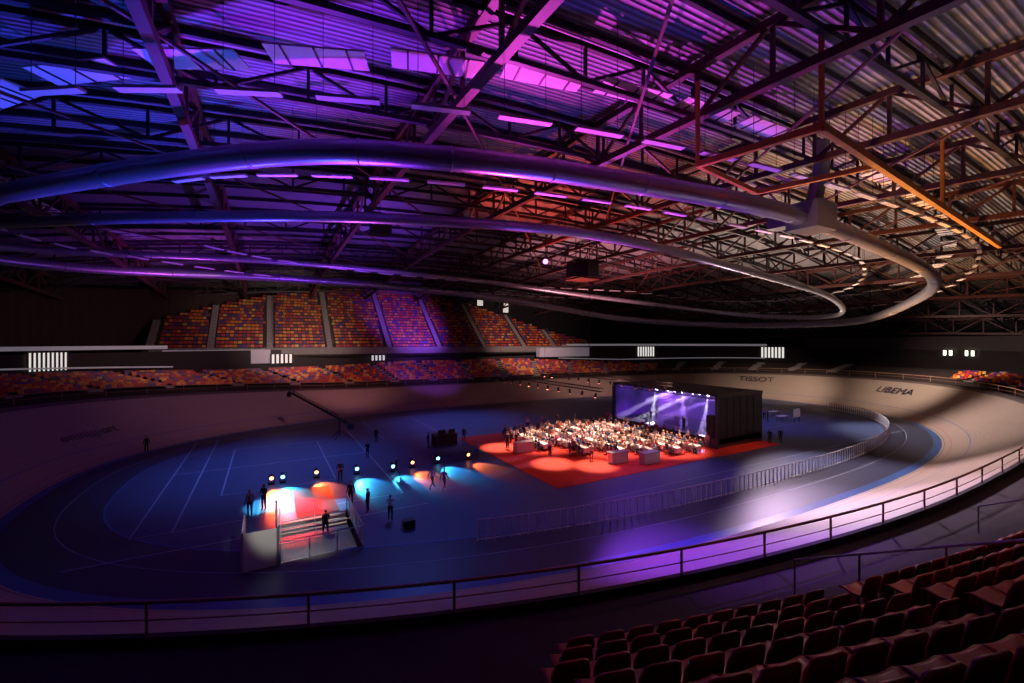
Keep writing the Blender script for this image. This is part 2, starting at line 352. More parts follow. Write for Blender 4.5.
def truss(axis,c,step,depth,cw_,ww,m):
    rngv=np.arange(-48,120,step) if axis=='t' else np.arange(-20,109,step)
    pts=[((v,c) if axis=='t' else (c,v)) for v in rngv]; pts=[p for p in pts if inside(*p)]
    for q in range(len(pts)-1):
        a,b=pts[q],pts[q+1]; za,zb=roofz(*a)-.45,roofz(*b)-.45
        A0=(*a,za);B0=(*b,zb);A1=(*a,za-depth);B1=(*b,zb-depth)
        tru.beam(A0,B0,cw_,cw_,m);tru.beam(A1,B1,cw_,cw_,m);tru.beam(A0,A1,ww,ww,m)
        if q%2: tru.beam(A0,B1,ww,ww,m)
        else: tru.beam(A1,B0,ww,ww,m)
for c in np.arange(-38,118,11.5): truss('n',c,3.9,2.6,.4,.18,0)
for c in (-6,2,9,16.5,24,31.5,39,54,69,84,99): truss('t',c,3.83,1.7,.26,.14,1)
for c in np.arange(-14,106,3.75):
    ts=[t for t in np.arange(-46,120,3.83) if inside(t,c)]
    for a,b in zip(ts[:-1],ts[1:]): tru.beam((a,c,roofz(a,c)-.2),(b,c,roofz(b,c)-.2),.16,.3,1)
for c in np.arange(-38,118,11.5):
    for q in np.arange(-10,95,15):
        if inside(c,q,.8) and inside(c+11.5,q+15,.8): tru.beam((c,q,roofz(c,q)-2.4),(c+11.5,q+15,roofz(c+11.5,q+15)-2.4),.13,.13,0)
tru.obj('roof_truss_structure',[M_steel,M_steeld])
ofr=MB(); A_,B_,C_=(19.6,9.3,20.2),(54.3,12.1,19.6),(18.9,14.6,20.4)
ofr.beam(A_,B_,.26,.34); ofr.beam(A_,C_,.26,.3); ofr.beam(A_,(19.6,9.3,24.2),.16); ofr.beam((37,10.7,19.9),(37,10.7,24.4),.16); ofr.beam(C_,(18.9,14.6,24.6),.16); ofr.beam((26,9.9,20.1),(25.2,15.4,20.3),.2,.25); ofr.beam(C_,(25.2,15.4,20.3),.2,.25)
ofr.obj('orange_lit_crane_rail',[mat('orange_lit_steel',(.95,.38,.05),.45)])  # orange of the spotlight on this beam is painted into its steel colour
pn=MB(); PP=ring(.5)
for i in range(0,NO,9):
    p=PP[i]; z=roofz(*p)-1.9; a=math.atan2(ON[i][1],ON[i][0])-math.pi/2
    if p[1]>60: continue
    if abs(p[0]-32.6)<4 and p[1]<30: continue
    pn.box(p[0],p[1],z,4.0,1.3,.08,0,a)
    for s_ in(-1,0,1): pn.box(p[0]+s_*1.3*math.cos(a),p[1]+s_*1.3*math.sin(a),z-.06,.08,1.3,.06,1,a)
pn.obj('ceiling_acoustic_panels',[mat('acoustic_panel_white',(.8,.76,.76),.6,var=.12),M_steeld])
lp=MB()
for off,st_,zz in((2.8,6,20.7),(-7,7,21.3)):
    P=ring(off)
    for i in range(0,NO,st_):
        p=P[i]; z=min(zz,roofz(*p)-3.6); a=math.atan2(ON[i][1],ON[i][0])-math.pi/2
        if off<0 and p[0]<-5: continue
        lp.box(p[0],p[1],z,2.3,.34,.12,0,a)
        for s_ in(-.9,.9):
            lp.beam((p[0]+s_*math.cos(a),p[1]+s_*math.sin(a),z),(p[0]+s_*math.cos(a),p[1]+s_*math.sin(a),roofz(*p)-.3),.02,.02,1)
lp.obj('linear_luminaires',[mat('lamp_diffuser',(.75,.73,.73),.5,var=.03),M_steeld])
M_duct=mat('spiral_duct_metal',(.32,.33,.38),.32,metal=.55,var=.08)
R1=catmull([(-.7,24.1,20.3),(7.7,19.8,20.3),(18.3,17.8,20.3),(30.3,16.3,20),(45,16.3,19),(60,18,18),(73,23.5,17),(82,33,14.9),(84,44,14.6),(80,58,15),(65,70,16.5),(45,76,19.5),(20,76,21),(0,74,21),(-20,68,20),(-28,58,20),(-24,50,20.2),(-14.4,38.5,20.4)])
d1=MB(); d1.tube(R1,.57,seg=16,closed=True)
for i in range(0,len(R1),7): d1.tube([R1[i],R1[i]*.88+R1[(i+1)%len(R1)]*.12],.61,seg=16)
d1.obj('air_duct_ring',[M_duct],True)
R2=catmull([(-16.8,45.4,20),(-4,36.3,20),(8.1,30.3,20),(23.5,27.3,20),(45.1,28.4,19),(66,30,17.3),(79,36,15.6),(77,50,16.5),(55,62,19.5),(25,66,21.8),(0,64,21.8),(-20,60,20.5),(-26,53,20)])
d2=MB(); d2.tube(R2,.38,seg=14,closed=True)
for i in range(0,len(R2),7): d2.tube([R2[i],R2[i]*.9+R2[(i+1)%len(R2)]*.1],.41,seg=14)
d2.obj('air_duct_ring',[M_duct],True)
dj=MB(); dj.box(32.6,16.1,20,2.6,2.0,1.8,rz=.0); dj.box(32.6,17.9,20.3,1.2,1.8,1.2); dj.tube([(32.6,16,20.8),(32.6,15.5,23),(32.6,15.5,25)],.5,0,12); dj.obj('duct_junction_box',[M_duct])
sp=MB(); sp.box(9,40.8,22.2,1.6,1.4,1.9);sp.box(9,40.1,22.2,1.4,.06,1.7,1);sp.beam((9,40.8,23),(9,40.8,26.5),.06,.06,1); sp.obj('hanging_loudspeaker',[M_black,M_steeld])
vb=MB()
for a_ in range(8):
    an=a_*math.pi/4; vb.box(31.5+1.7*math.cos(an),39.6+1.7*math.sin(an),19.5,.2,1.4,1.6,0,an)
vb.box(31.5,39.6,20.5,3.6,3.6,.15,1); vb.box(31.5,39.6,18.6,3.0,3.0,.15,1)
for dx in(-1,1): vb.beam((31.5+dx,39.6,20.5),(31.5+dx,39.6,26.5),.06,.06,1)
vb.obj('hanging_loudspeaker_cluster',[M_black,M_steeld])
def lamp_head(mb,p,d,s=.35,lens=1):
    d=np.array(d,float);d/=np.linalg.norm(d); p=np.array(p,float)
    mb.tube([p-d*s,p-d*s*.8,p+d*s*.6,p+d*s],[s*.35,s*.5,s*.5,s*.56],0,10); mb.tube([p+d*s*1.0,p+d*s*1.04],s*.5,lens,10)
    mb.beam(p+[0,0,s*.2],p+[0,0,s*1.1],.05,.05,0)
ml=MB(); lamp_head(ml,(28,42,20.9),(-.5,-.7,-.45),.6,1); ml.beam((28,42,21.4),(28,42,26.5),.06,.06,0); ml.obj('follow_spot_lamp',[M_black,mat('violet_lens',(1,1,1),.3,emit=(.5,.2,1),es=4)])
# ------------------------------------------------------------ carpet, stage, rigs
M_carpet=mat('red_event_carpet',(.52,.028,.014),.85,var=.12,scale=2)
cp=MB(); cp.box(35,38.2,.015,30.4,20.6,.03); cp.obj('red_carpet',[M_carpet])
cat=MB(); cat.box(3,34.6,.012,2.6,6,.024); cat.obj('runway_carpet',[M_carpet])
stg=empty('concert_stage')
s=MB(); s.box(46,38,.52,8,16,.96)
s.box(46,30.1,3.1,8,.2,5.4,1); s.box(46,45.9,3.1,8,.2,5.4,1); s.box(50,38,3.1,.2,16,5.4,1); s.box(46,38,5.75,8.2,16.2,.12,1)
for n_ in(30,35.3,40.6,46): s.beam((42,n_,5.6),(50,n_,5.6),.25,.25,2)
for z_ in(5.3,5.65): s.beam((42,30,z_),(42,46,z_),.08,.08,2)
for q in np.arange(30,46,.5): s.beam((42,q,5.3),(42,q+.5,5.65),.04,.04,2)
for q in(30,46): s.beam((42,q,.03),(42,q,5.6),.3,.3,2)
for t_ in np.arange(42.4,49,1.2): s.box(t_,29.97,3.1,.03,.04,5.3,1)
s.obj('stage_deck_and_walls',[mat('stage_floor_black',(.04,.04,.05),.3),M_black,M_steeld],parent=stg)
def led_mat():
    m=bpy.data.materials.new('led_screen'); m.use_nodes=True; nt=m.node_tree;N=nt.nodes;L=nt.links;b=N['Principled BSDF']
    tc=N.new('ShaderNodeTexCoord');no=N.new('ShaderNodeTexNoise');no.inputs['Scale'].default_value=.35;no.inputs['Detail'].default_value=3;L.new(tc.outputs['Object'],no.inputs[0])
    r=N.new('ShaderNodeValToRGB');r.color_ramp.elements[0].position=.38;r.color_ramp.elements[0].color=(.01,.001,.1,1);r.color_ramp.elements[1].position=.7;r.color_ramp.elements[1].color=(.12,.02,.6,1)
    L.new(no.outputs['Fac'],r.inputs[0]);L.new(r.outputs[0],b.inputs['Emission Color']);b.inputs['Emission Strength'].default_value=.55;b.inputs['Base Color'].default_value=(.02,.02,.05,1);return m
s=MB(); s.box(49.5,38,3.3,.15,15.2,4.2); s.box(45.8,45.7,3.3,7.4,.12,4.4); s.obj('led_backdrop_and_added_wing',[led_mat()],parent=stg)  # second box: glowing panel added on the far wing to widen the purple
M_lensW=mat('lamp_lens_cool',(1,1,1),.3,emit=(.75,.75,1),es=40)
HD=[(31.6,(-.75,-.0,-.5)),(33.6,(-.75,.55,-.35)),(36,(-.8,-.5,-.45)),(38,(-.7,.6,-.5)),(40,(-.75,-.65,-.4)),(42,(-.8,.35,-.45)),(44.3,(-.7,-.5,-.5)),(37,(-.8,.05,-.15)),(41,(-.8,-.15,-.12))]
s=MB()
for n_,d in HD: lamp_head(s,(48.6,n_,4.9),d,.32,1)
s.obj('stage_lamp_heads',[M_black,M_lensW],parent=stg)
s=MB()
s.box(45,38,1.5,.8,3,1.0); s.box(44.6,33,1.35,.7,.7,.7); s.box(44.6,43,1.35,.7,.7,.7); s.box(42.6,31,2.2,.9,.9,2.4)
s.beam((44,38,1),(44,38,2.6),.03);s.beam((44,36,1),(44,36,2.6),.03)
s.obj('stage_amplifiers_and_stands',[M_black],parent=stg)
hz=MB(); hz.box(45.3,38,3.3,7.2,15.1,4.4); hm=bpy.data.materials.new('stage_haze'); hm.use_nodes=True; nt=hm.node_tree; nt.nodes.remove(nt.nodes['Principled BSDF'])
vs=nt.nodes.new('ShaderNodeVolumeScatter'); vs.inputs['Density'].default_value=.08; nt.links.new(vs.outputs[0],nt.nodes['Material Output'].inputs['Volume']); hz.obj('stage_haze',[hm],parent=stg)
def spot(name,loc,tgt,e,col,size=30,blend=.5,rad=.15):
    l=bpy.data.lights.new(name,'SPOT'); l.energy=e; l.color=col; l.spot_size=math.radians(size); l.spot_blend=blend; l.shadow_soft_size=rad
    o=bpy.data.objects.new(name,l); COL.objects.link(o); o.location=loc; d=Vector(tgt)-Vector(loc); o.rotation_euler=d.to_track_quat('-Z','Y').to_euler(); return o
for i,(n_,d) in enumerate(HD):
    dv=np.array(d)/np.linalg.norm(d); L0=np.array([48.6,n_,4.9])+dv*.4
    spot('stage_beam_light',L0,L0+dv,48000,[(.8,.75,1),(.4,.2,1),(.6,.45,1)][i%3],8,.25,.04)
spot('stage_purple_wash',(42.6,38,5.2),(47.5,38,1),2500,(.35,.1,1),120,.9,.2)
for t_,n0,n1,z_ in((38.5,33,60,6.6),(29.5,34,58,6.4)):
    s=MB()
    for dz in(0,.35):
        for dt in(-.17,.17): s.beam((t_+dt,n0,z_+dz),(t_+dt,n1,z_+dz),.05)
    for q in np.arange(n0,n1-.4,.5): s.beam((t_-.17,q,z_),(t_-.17,q+.5,z_+.35),.025); s.beam((t_+.17,q,z_+.35),(t_+.17,q+.5,z_),.025)
    for q in(n0+2,n1-2): s.beam((t_,q,z_+.3),(t_,q,roofz(t_,q)-.5),.03)
    for q in np.arange(n0+1,n1,2.2): lamp_head(s,(t_,q,z_-.45),(rng.uniform(-.3,.3),rng.uniform(-.3,.3),-1),.25,1)
    s.obj('lighting_truss',[M_steeld,mat('lamp_lens_warm',(1,.8,.6),.3,emit=(1,.2,.12),es=7)])
# ------------------------------------------------------------ people
JN=['pel','bel','che','nkb','nk','hl','hm','ht','sL','eL','wL','pL','sR','eR','wR','pR','hL','kL','aL','tL','hR','kR','aR','tR']
BONES=[('pel','bel','top'),('bel','che','top'),('che','nkb','top'),('nkb','nk','skin'),('nk','hl','skin'),('hl','hm','head'),('hm','ht','head'),
('che','sL','top'),('sL','eL','top'),('eL','wL','sleeve'),('wL','pL','skin'),('che','sR','top'),('sR','eR','top'),('eR','wR','sleeve'),('wR','pR','skin'),
('pel','hL','leg'),('hL','kL','leg'),('kL','aL','leg'),('aL','tL','shoe'),('pel','hR','leg'),('hR','kR','leg'),('kR','aR','leg'),('aR','tR','shoe')]
RAD=dict(pel=(.15,.11),bel=(.135,.1),che=(.165,.11),nkb=(.07,.06),nk=(.052,.052),hl=(.062,.07),hm=(.082,.1),ht=(.06,.075),sL=(.065,.065),eL=(.043,.043),wL=(.028,.028),pL=(.04,.02),
 hL=(.095,.095),kL=(.06,.06),aL=(.042,.045),tL=(.045,.03))
def base_stand():
    return dict(pel=(0,0,.95),bel=(0,0,1.1),che=(0,0,1.3),nkb=(0,0,1.45),nk=(0,.01,1.51),hl=(0,.025,1.56),hm=(0,.02,1.64),ht=(0,.01,1.71),
     sL=(-.18,0,1.40),eL=(-.24,-.02,1.12),wL=(-.25,.06,.88),pL=(-.25,.085,.80),sR=(.18,0,1.40),eR=(.24,-.02,1.12),wR=(.25,.06,.88),pR=(.25,.085,.80),
     hL=(-.095,0,.88),kL=(-.11,.02,.5),aL=(-.11,-.02,.09),tL=(-.12,.13,.04),hR=(.095,0,.88),kR=(.11,.02,.5),aR=(.11,-.02,.09),tR=(.12,.13,.04))
def pose(kind):
    J=base_stand()
    if kind=='walk': J.update(kL=(-.1,.17,.52),aL=(-.1,.3,.12),tL=(-.11,.44,.07),kR=(.1,-.06,.5),aR=(.1,-.33,.14),tR=(.11,-.2,.05),eL=(-.22,-.14,1.14),wL=(-.24,-.2,.9),pL=(-.24,-.2,.82),eR=(.22,.08,1.13),wR=(.2,.26,.98),pR=(.19,.32,.93))
    if kind=='reach': J.update(eR=(.4,.12,1.3),wR=(.6,.22,1.33),pR=(.68,.25,1.34),eL=(-.26,.05,1.14),wL=(-.16,.26,1.12),pL=(-.11,.32,1.13))
    if kind=='talk': J.update(eL=(-.25,.02,1.12),wL=(-.16,.25,1.1),pL=(-.1,.3,1.12),eR=(.25,.02,1.12),wR=(.14,.24,1.05),pR=(.08,.28,1.05))
    if kind in('sit','sit2'):
        for q in('pel','bel','che','nkb','nk','hl','hm','ht','sL','sR','hL','hR'): x,y,z=J[q]; J[q]=(x,y+(.05 if z>1.2 else 0),z-.40)
        J.update(kL=(-.13,.42,.52),aL=(-.13,.40,.1),tL=(-.13,.54,.04),kR=(.13,.42,.52),aR=(.13,.36,.1),tR=(.14,.5,.04),
          eL=(-.25,.14,.76),wL=(-.17,.36,.80),pL=(-.14,.43,.80),eR=(.25,.14,.76),wR=(.17,.36,.80),pR=(.14,.43,.80))
        if kind=='sit2': J.update(eR=(.26,.2,.95),wR=(.14,.3,1.12),pR=(.1,.3,1.2))
    return J
PROTO={}
def proto(kind,sub=1):
    J=pose(kind); me=bpy.data.meshes.new('p'); me.from_pydata([J[q] for q in JN],[(JN.index(a),JN.index(b)) for a,b,_ in BONES],[])
    o=bpy.data.objects.new('p',me); COL.objects.link(o); md=o.modifiers.new('s','SKIN'); md.use_smooth_shade=True
    sv=me.skin_vertices[0].data
    for i,q in enumerate(JN):
        r=RAD.get(q) or RAD[q[:-1]+'L']; sv[i].radius=r; sv[i].use_root=(i==0)
    if sub: sm=o.modifiers.new('d','SUBSURF'); sm.levels=sub; sm.render_levels=sub
    dg=bpy.context.evaluated_depsgraph_get(); dg.update(); ev=o.evaluated_get(dg); m2=bpy.data.meshes.new_from_object(ev)
    V=np.array([v.co[:] for v in m2.vertices]); F=[tuple(p.vertices) for p in m2.polygons]; bpy.data.objects.remove(o)
    lab=[]
    bs=[(np.array(J[a]),np.array(J[b]),l) for a,b,l in BONES]
    for v in V:
        best=9;bl=None
        for a,b,l in bs:
            d=b-a; t=np.clip(np.dot(v-a,d)/np.dot(d,d),0,1); dd=np.linalg.norm(v-a-d*t)
            if dd<best: best=dd;bl=l
        if bl=='head':
            hm=np.array(J['hm']); bl='hair' if (v[2]>hm[2]+.035 or v[1]<hm[1]-.02) else 'skin'
        lab.append(bl)
    lab=np.array(lab)
    ex=MB(); hm=np.array(J['hm']); ex.tube([hm+[0,.085,.02],hm+[0,.115,-.02],hm+[0,.09,-.03]],[.008,.014,.008],0,6,c=(1,0,0))
    for sx in(-1,1):
        ex.tube([hm+[sx*.03,.088,.012],hm+[sx*.03,.1,.012]],.009,0,6,c=(0,1,0)); ex.tube([hm+[sx*.08,0,.03],hm+[sx*.092,-.01,0],hm+[sx*.08,0,-.03]],[.01,.018,.01],0,5,c=(1,0,0))
    ex.tube([hm+[-.022,.088,-.055],hm+[0,.096,-.055],hm+[.022,.088,-.055]],.006,0,5,c=(0,0,1))
    for S_ in'LR':
        w=np.array(J['w'+S_]);p=np.array(J['p'+S_]); d=(p-w)/np.linalg.norm(p-w); sd=np.array([1.,0,0]) if abs(d[0])<.7 else np.array([0,0,1.]); sd-=d*np.dot(sd,d); sd/=np.linalg.norm(sd); pn_=np.cross(d,sd)
        for f_ in range(4):
            b0=p+sd*(-.027+.018*f_)+d*.02; ln_=[.062,.075,.07,.055][f_]
            ex.tube([b0-d*.01,b0+d*ln_*.5+pn_*.006,b0+d*ln_+pn_*.022],[.009,.0085,.007],0,5,c=(1,0,0))
        b0=w+d*.03+sd*.03; ex.tube([b0,b0+sd*.025+d*.025,b0+sd*.03+d*.055],[.011,.01,.008],0,5,c=(1,0,0))
    return V,F,lab,np.concatenate(ex.v),ex.f,np.concatenate(ex.c)[:,:3]
for kd in('stand','walk','reach','talk'): PROTO[kd]=proto(kd,1)
for kd in('sit','sit2'): PROTO[kd]=proto(kd,0)
def add_person(mb,kind,loc,rot,top,leg,skin=(.55,.33,.24),hair=(.05,.03,.02),s=1.):
    V,F,lab,EV,EF,EC=PROTO[kind]; cd=dict(top=top,sleeve=top,leg=leg,skin=skin,hair=hair,shoe=(.02,.02,.02))
    C=np.array([cd[l] for l in lab]); R=rotz(rot)
    mb.add((V*s)@R.T+np.array(loc),F,0,C)
    C2=np.where(EC[:,:1]>.5,np.array(skin),np.where(EC[:,1:2]>.5,np.array((.02,.02,.03)),np.array((.4,.1,.1))))
    mb.add((EV*s)@R.T+np.array(loc),EF,0,C2)
BK=(.015,.015,.02); WH=(.7,.7,.7); NB=(.03,.04,.1); GR=(.2,.2,.22)
PL=[(-10.9,57.9,'stand',2.8,BK,BK),(10.8,50.9,'stand',3.1,BK,BK),(8.6,44.4,'talk',2.2,BK,NB),(9.6,37.3,'walk',.8,BK,BK),(15.1,45.3,'talk',1.5,BK,BK),(15.9,45.8,'talk',-1.8,GR,BK),
(18,39.1,'reach',2.6,(.6,.3,.25),NB),(11.2,32.7,'walk',-1.2,WH,GR),(11.9,31.9,'walk',-1.0,(.5,.5,.55),(.3,.3,.35)),(5.9,30.3,'stand',1.0,BK,NB),(6.9,28.3,'reach',-.7,WH,BK),(5.1,32.2,'stand',2.6,BK,BK),
(-1.0,33.4,'stand',.5,GR,BK),(-.2,34.3,'talk',2.4,BK,BK),(22.4,41,'talk',-1,NB,BK),(22.9,41.8,'stand',2,GR,BK),(23.5,41,'talk',1.7,BK,BK),(24.7,36.3,'stand',-1.2,WH,BK),(25.2,36.9,'talk',1.6,BK,NB),(49.1,28.5,'talk',-1.2,BK,BK),(50.6,28.2,'stand',1.6,BK,BK),
(5.2,38.0,'talk',2.9,BK,BK),(24.2,44.6,'stand',1.2,GR,BK),(19.6,46.2,'stand',2.5,BK,BK),(62.5,36.6,'stand',.4,BK,BK),(64,38,'talk',2.0,GR,BK)]
for t_,n_,kd,ro,tp,lg in PL:
    mb=MB(); add_person(mb,kd,(0,0,0),0,tp,lg,hair=random.choice([(.05,.03,.02),(.3,.18,.08),(.02,.02,.02)]),s=random.uniform(.97,1.06)); o=mb.obj('standing_person',[M_ppl],True); o.location=(t_,n_,.03 if (20<t_<50.2 and n_>28) else .0); o.rotation_euler=(0,0,ro)
for t_,n_,kd,ro in((43.2,35.3,'talk',1.5),(43.4,40.6,'reach',1.6),(46,42,'talk',1.4)):
    mb=MB(); add_person(mb,kd,(0,0,0),0,BK,BK); o=mb.obj('stage_performer',[M_ppl],True); o.location=(t_,n_,1.0); o.rotation_euler=(0,0,ro)
CLO=[BK,BK,NB,WH,WH,(.5,.5,.48),(.35,.05,.05),(.1,.12,.2),(.6,.55,.5),(.2,.1,.08),(.05,.1,.25),(.75,.7,.65)]
HR=[(.05,.03,.02),(.35,.2,.08),(.4,.38,.35)]
aud=MB(); ch=MB(); tb=MB()
for t_,n0,n1 in((25.6,38,48),(28.2,34.5,48),(30.8,32.6,48),(33.4,31,48),(36.0,30,47.5),(38.7,29.6,47)):
    q=n0
    while q+1.9<n1:
        jt=t_+random.uniform(-.22,.22); jr=random.uniform(-.16,.16); RT=rotz(jr); cx,cy=jt,q+.95
        def W(lx,ly): v=RT@np.array([lx,ly,0]); return cx+v[0],cy+v[1]
        tb.box(cx,cy,.74,.75,1.7,.04,rz=jr); tb.box(cx,cy,.5,.77,1.72,.44,1,rz=jr)
        for dx in(-.33,.33):
            for dy in(-.8,.8): x,y=W(dx,dy); tb.beam((x,y,.03),(x,y,.72),.04,.04,2)
        for g_ in range(5):
            gx,gy=W(random.uniform(-.28,.28),-.75+g_*.36); tb.tube([(gx,gy,.76),(gx,gy,.77),(gx,gy,.84),(gx,gy,.92)],[.03,.008,.03,.035],3,6)
        for sd in(-1,1):
            for w_ in(-.52,.05,.6):
                if random.random()<.15: continue
                x,y=W(sd*.8,w_+random.uniform(-.05,.05)); ro=jr+(-math.pi/2 if sd<0 else math.pi/2)+random.uniform(-.3,.3)
                add_person(aud,random.choice(['sit','sit','sit2']),(x,y,.03),ro,random.choice(CLO),random.choice([BK,NB,GR]),hair=random.choice(HR),s=random.uniform(.95,1.06))
                R=rotz(ro)
                for bx in((0,0,.43,.42,.42,.05),(0,-.2,.68,.42,.04,.44)):
                    c_=R@np.array([bx[0],bx[1],0]); ch.box(x+c_[0],y+c_[1],.03+bx[2],bx[3],bx[4],bx[5],rz=ro)
                for lx in(-.18,.18):
                    for ly in(-.18,.18):
                        c_=R@np.array([lx,ly,0]); ch.beam((x+c_[0],y+c_[1],.03),(x+c_[0],y+c_[1],.45),.03)
        q+=random.choice([1.95,2.05,2.3])
aud.obj('seated_audience',[M_ppl],True); ch.obj('banquet_chairs',[mat('chair_grey',(.3,.28,.28),.5)]); tb.obj('banquet_tables',[mat('tablecloth_white',(.85,.83,.8),.8,var=.04),mat('cloth_skirt',(.8,.78,.75),.8,var=.06),M_steeld,M_glass])
sa=MB()
for q in range(15):
    add_person(sa,random.choice(['stand','talk']),(random.uniform(40.5,41.3),30.6+q*1.12,.03),random.uniform(0,6.28),random.choice(CLO),random.choice([BK,NB,GR]),hair=random.choice(HR))
for t_,n_ in((26.2,35.0),(26.9,35.4),(27.2,32.9),(24.2,42.2),(24.0,43.1),(29.4,48.3),(31.6,48.2),(34.1,48.2),(37.1,48.3)):
    add_person(sa,random.choice(['stand','talk']),(t_,n_,.03),random.uniform(0,6.28),random.choice(CLO),random.choice([BK,NB,GR]),hair=random.choice(HR))
sa.obj('standing_guests',[M_ppl],True)
bf=MB()
for t_,n_ in((29,31.2),(31.5,29.6),(23.2,39.0)):
    bf.box(t_,n_,.55,2.0,.7,1.0); bf.box(t_,n_,1.07,2.2,.9,.06,1); bf.box(t_,n_,.1,1.9,.6,.14,1)
bf.obj('buffet_counter',[M_white,M_galv])
fc=MB(); fc.box(17.4,46.6,.55,2.6,1.2,1.1); fc.box(17.4,46.6,1.15,2.7,1.3,.08,1); fc.box(17.0,46.4,1.4,.9,.1,.45); fc.box(18.2,46.4,1.4,.7,.1,.4)
for dx in(-1.2,1.2):
    for dy in(-.5,.5): fc.tube([(17.4+dx,46.6+dy,0),(17.4+dx,46.6+dy,.08)],.06,1,8)
fc.obj('sound_mixing_desk',[M_black,M_steeld])
fc=MB(); fc.box(7.6,26.6,.28,.7,.5,.4); fc.box(7.6,26.6,.5,.74,.54,.06,1); fc.box(7.6,26.6,.04,.6,.4,.08,1); fc.obj('flight_case',[M_black,M_steeld])
cr=MB(); cr.beam((7.5,55.4,2.3),(2.6,67.5,4.6),.22,.22); cr.beam((7.5,55.4,2.3),(8.4,53.2,1.9),.3,.3)
for q in range(12):
    a_=np.array([7.5,55.4,2.3])*(1-q/12)+np.array([2.6,67.5,4.6])*q/12; b_=np.array([7.5,55.4,2.3])*(1-(q+1)/12)+np.array([2.6,67.5,4.6])*(q+1)/12
    cr.beam(a_+[0,0,.4],b_+[0,0,.4],.05); cr.beam(a_,b_+[0,0,.4],.04)
cr.box(8.4,53.2,1.7,.7,.7,.6); cr.beam((7.5,55.4,2.3),(7.5,55.4,.4),.2)
for an in(0,2.1,4.2): cr.beam((7.5,55.4,1.0),(7.5+1.2*math.cos(an),55.4+1.2*math.sin(an),0.02),.08)
cr.box(2.6,67.5,4.2,.5,.5,.6); cr.obj('camera_crane',[M_steeld])
ot=MB()
for t_,n_ in((62,38),(65,36),(68,39)):
    ot.box(t_,n_,.74,1.8,.8,.05)
    for dx in(-.8,.8):
        for dy in(-.3,.3): ot.beam((t_+dx,n_+dy,0),(t_+dx,n_+dy,.74),.05,.05,1)
ot.obj('folding_tables',[M_white,M_steeld])
sg=MB(); sg.box(66,34.5,1.3,1.6,.1,1.2); sg.beam((65.4,34.5,0),(65.4,34.5,.8),.06,.06,1); sg.beam((66.6,34.5,0),(66.6,34.5,.8),.06,.06,1); sg.obj('notice_board',[M_white,M_steeld])
# ------------------------------------------------------------ stairwell
sw=empty('stairwell_entrance')
s=MB()
s.box(HX0-.05,(HY0+HY1)/2,-1.4,.1,HY1-HY0,2.8); s.box(HX1+.05,(HY0+HY1)/2,-1.4,.1,HY1-HY0,2.8); s.box((HX0+HX1)/2,HY0-.05,-1.4,HX1-HX0,.1,2.8); s.box((HX0+HX1)/2,(HY0+HY1)/2,-2.8,HX1-HX0,HY1-HY0,.1)
NSx=14
for i in range(NSx):
    z=-2.75+(i+1)*2.72/NSx; y0=HY0+1.0+i*(HY1-HY0-1.0)/NSx
    s.box((HX0+HX1)/2,y0+.17,z-.1,HX1-HX0,.36,.2,1); s.box((HX0+HX1)/2,y0,z+.004,HX1-HX0,.05,.01,2)
s.obj('stairs',[M_conc,mat('stair_tread',(.5,.48,.44),.6),M_black],parent=sw)
s=MB()
s.box(HX0-.12,(HY0+HY1)/2-.8,.95,.08,HY1-HY0-1.6,1.9); s.box(HX0-.9,HY0-.1,.95,1.7,.08,1.9)
s.box(HX0-1.7,HY0+1.3,.95,.08,2.8,1.9)
for x,y in((HX0-.12,HY0-.1),(HX0-1.7,HY0-.1),(HX0-.12,HY1-1.6),(HX0-1.7,HY0+2.7)): s.beam((x,y,0),(x,y,1.95),.12,.12,1)
s.obj('white_screen_panels',[M_white,M_galv],parent=sw)
s=MB()
def rail(a,b):
    a=np.array(a,float);b=np.array(b,float);nn=max(2,int(np.linalg.norm(b-a)/1.1)+1)
    s.tube([a+[0,0,1.15],b+[0,0,1.15]],.03,0,8)
    for q in np.linspace(0,1,nn): s.beam(a+(b-a)*q,a+(b-a)*q+[0,0,1.15],.05,.05,0)
    s.add([a+[0,0,.1],b+[0,0,.1],b+[0,0,1.05],a+[0,0,1.05]],[(0,1,2,3)],1)
rail((HX1+.12,HY0,0),(HX1+.12,HY1,0)); rail((HX0,HY0-.1,0),(HX1+.12,HY0-.1,0)); s.tube([((HX0+HX1)/2,HY0+1,-1.7),((HX0+HX1)/2,HY1,1.0)],.03,0,8); s.tube([(HX0+.1,HY0+1,-1.7),(HX0+.1,HY1,1.0)],.03,0,8)
s.obj('glass_railings',[M_galv,mat('frosted_glass_panel',(.6,.7,.8),.3,alpha=.4,var=.02)],parent=sw)
mb=MB(); add_person(mb,'walk',(0,0,0),0,BK,BK); o=mb.obj('standing_person',[M_ppl],True); o.location=(3.2,29.6,-.75); o.rotation_euler=(0,0,.1)
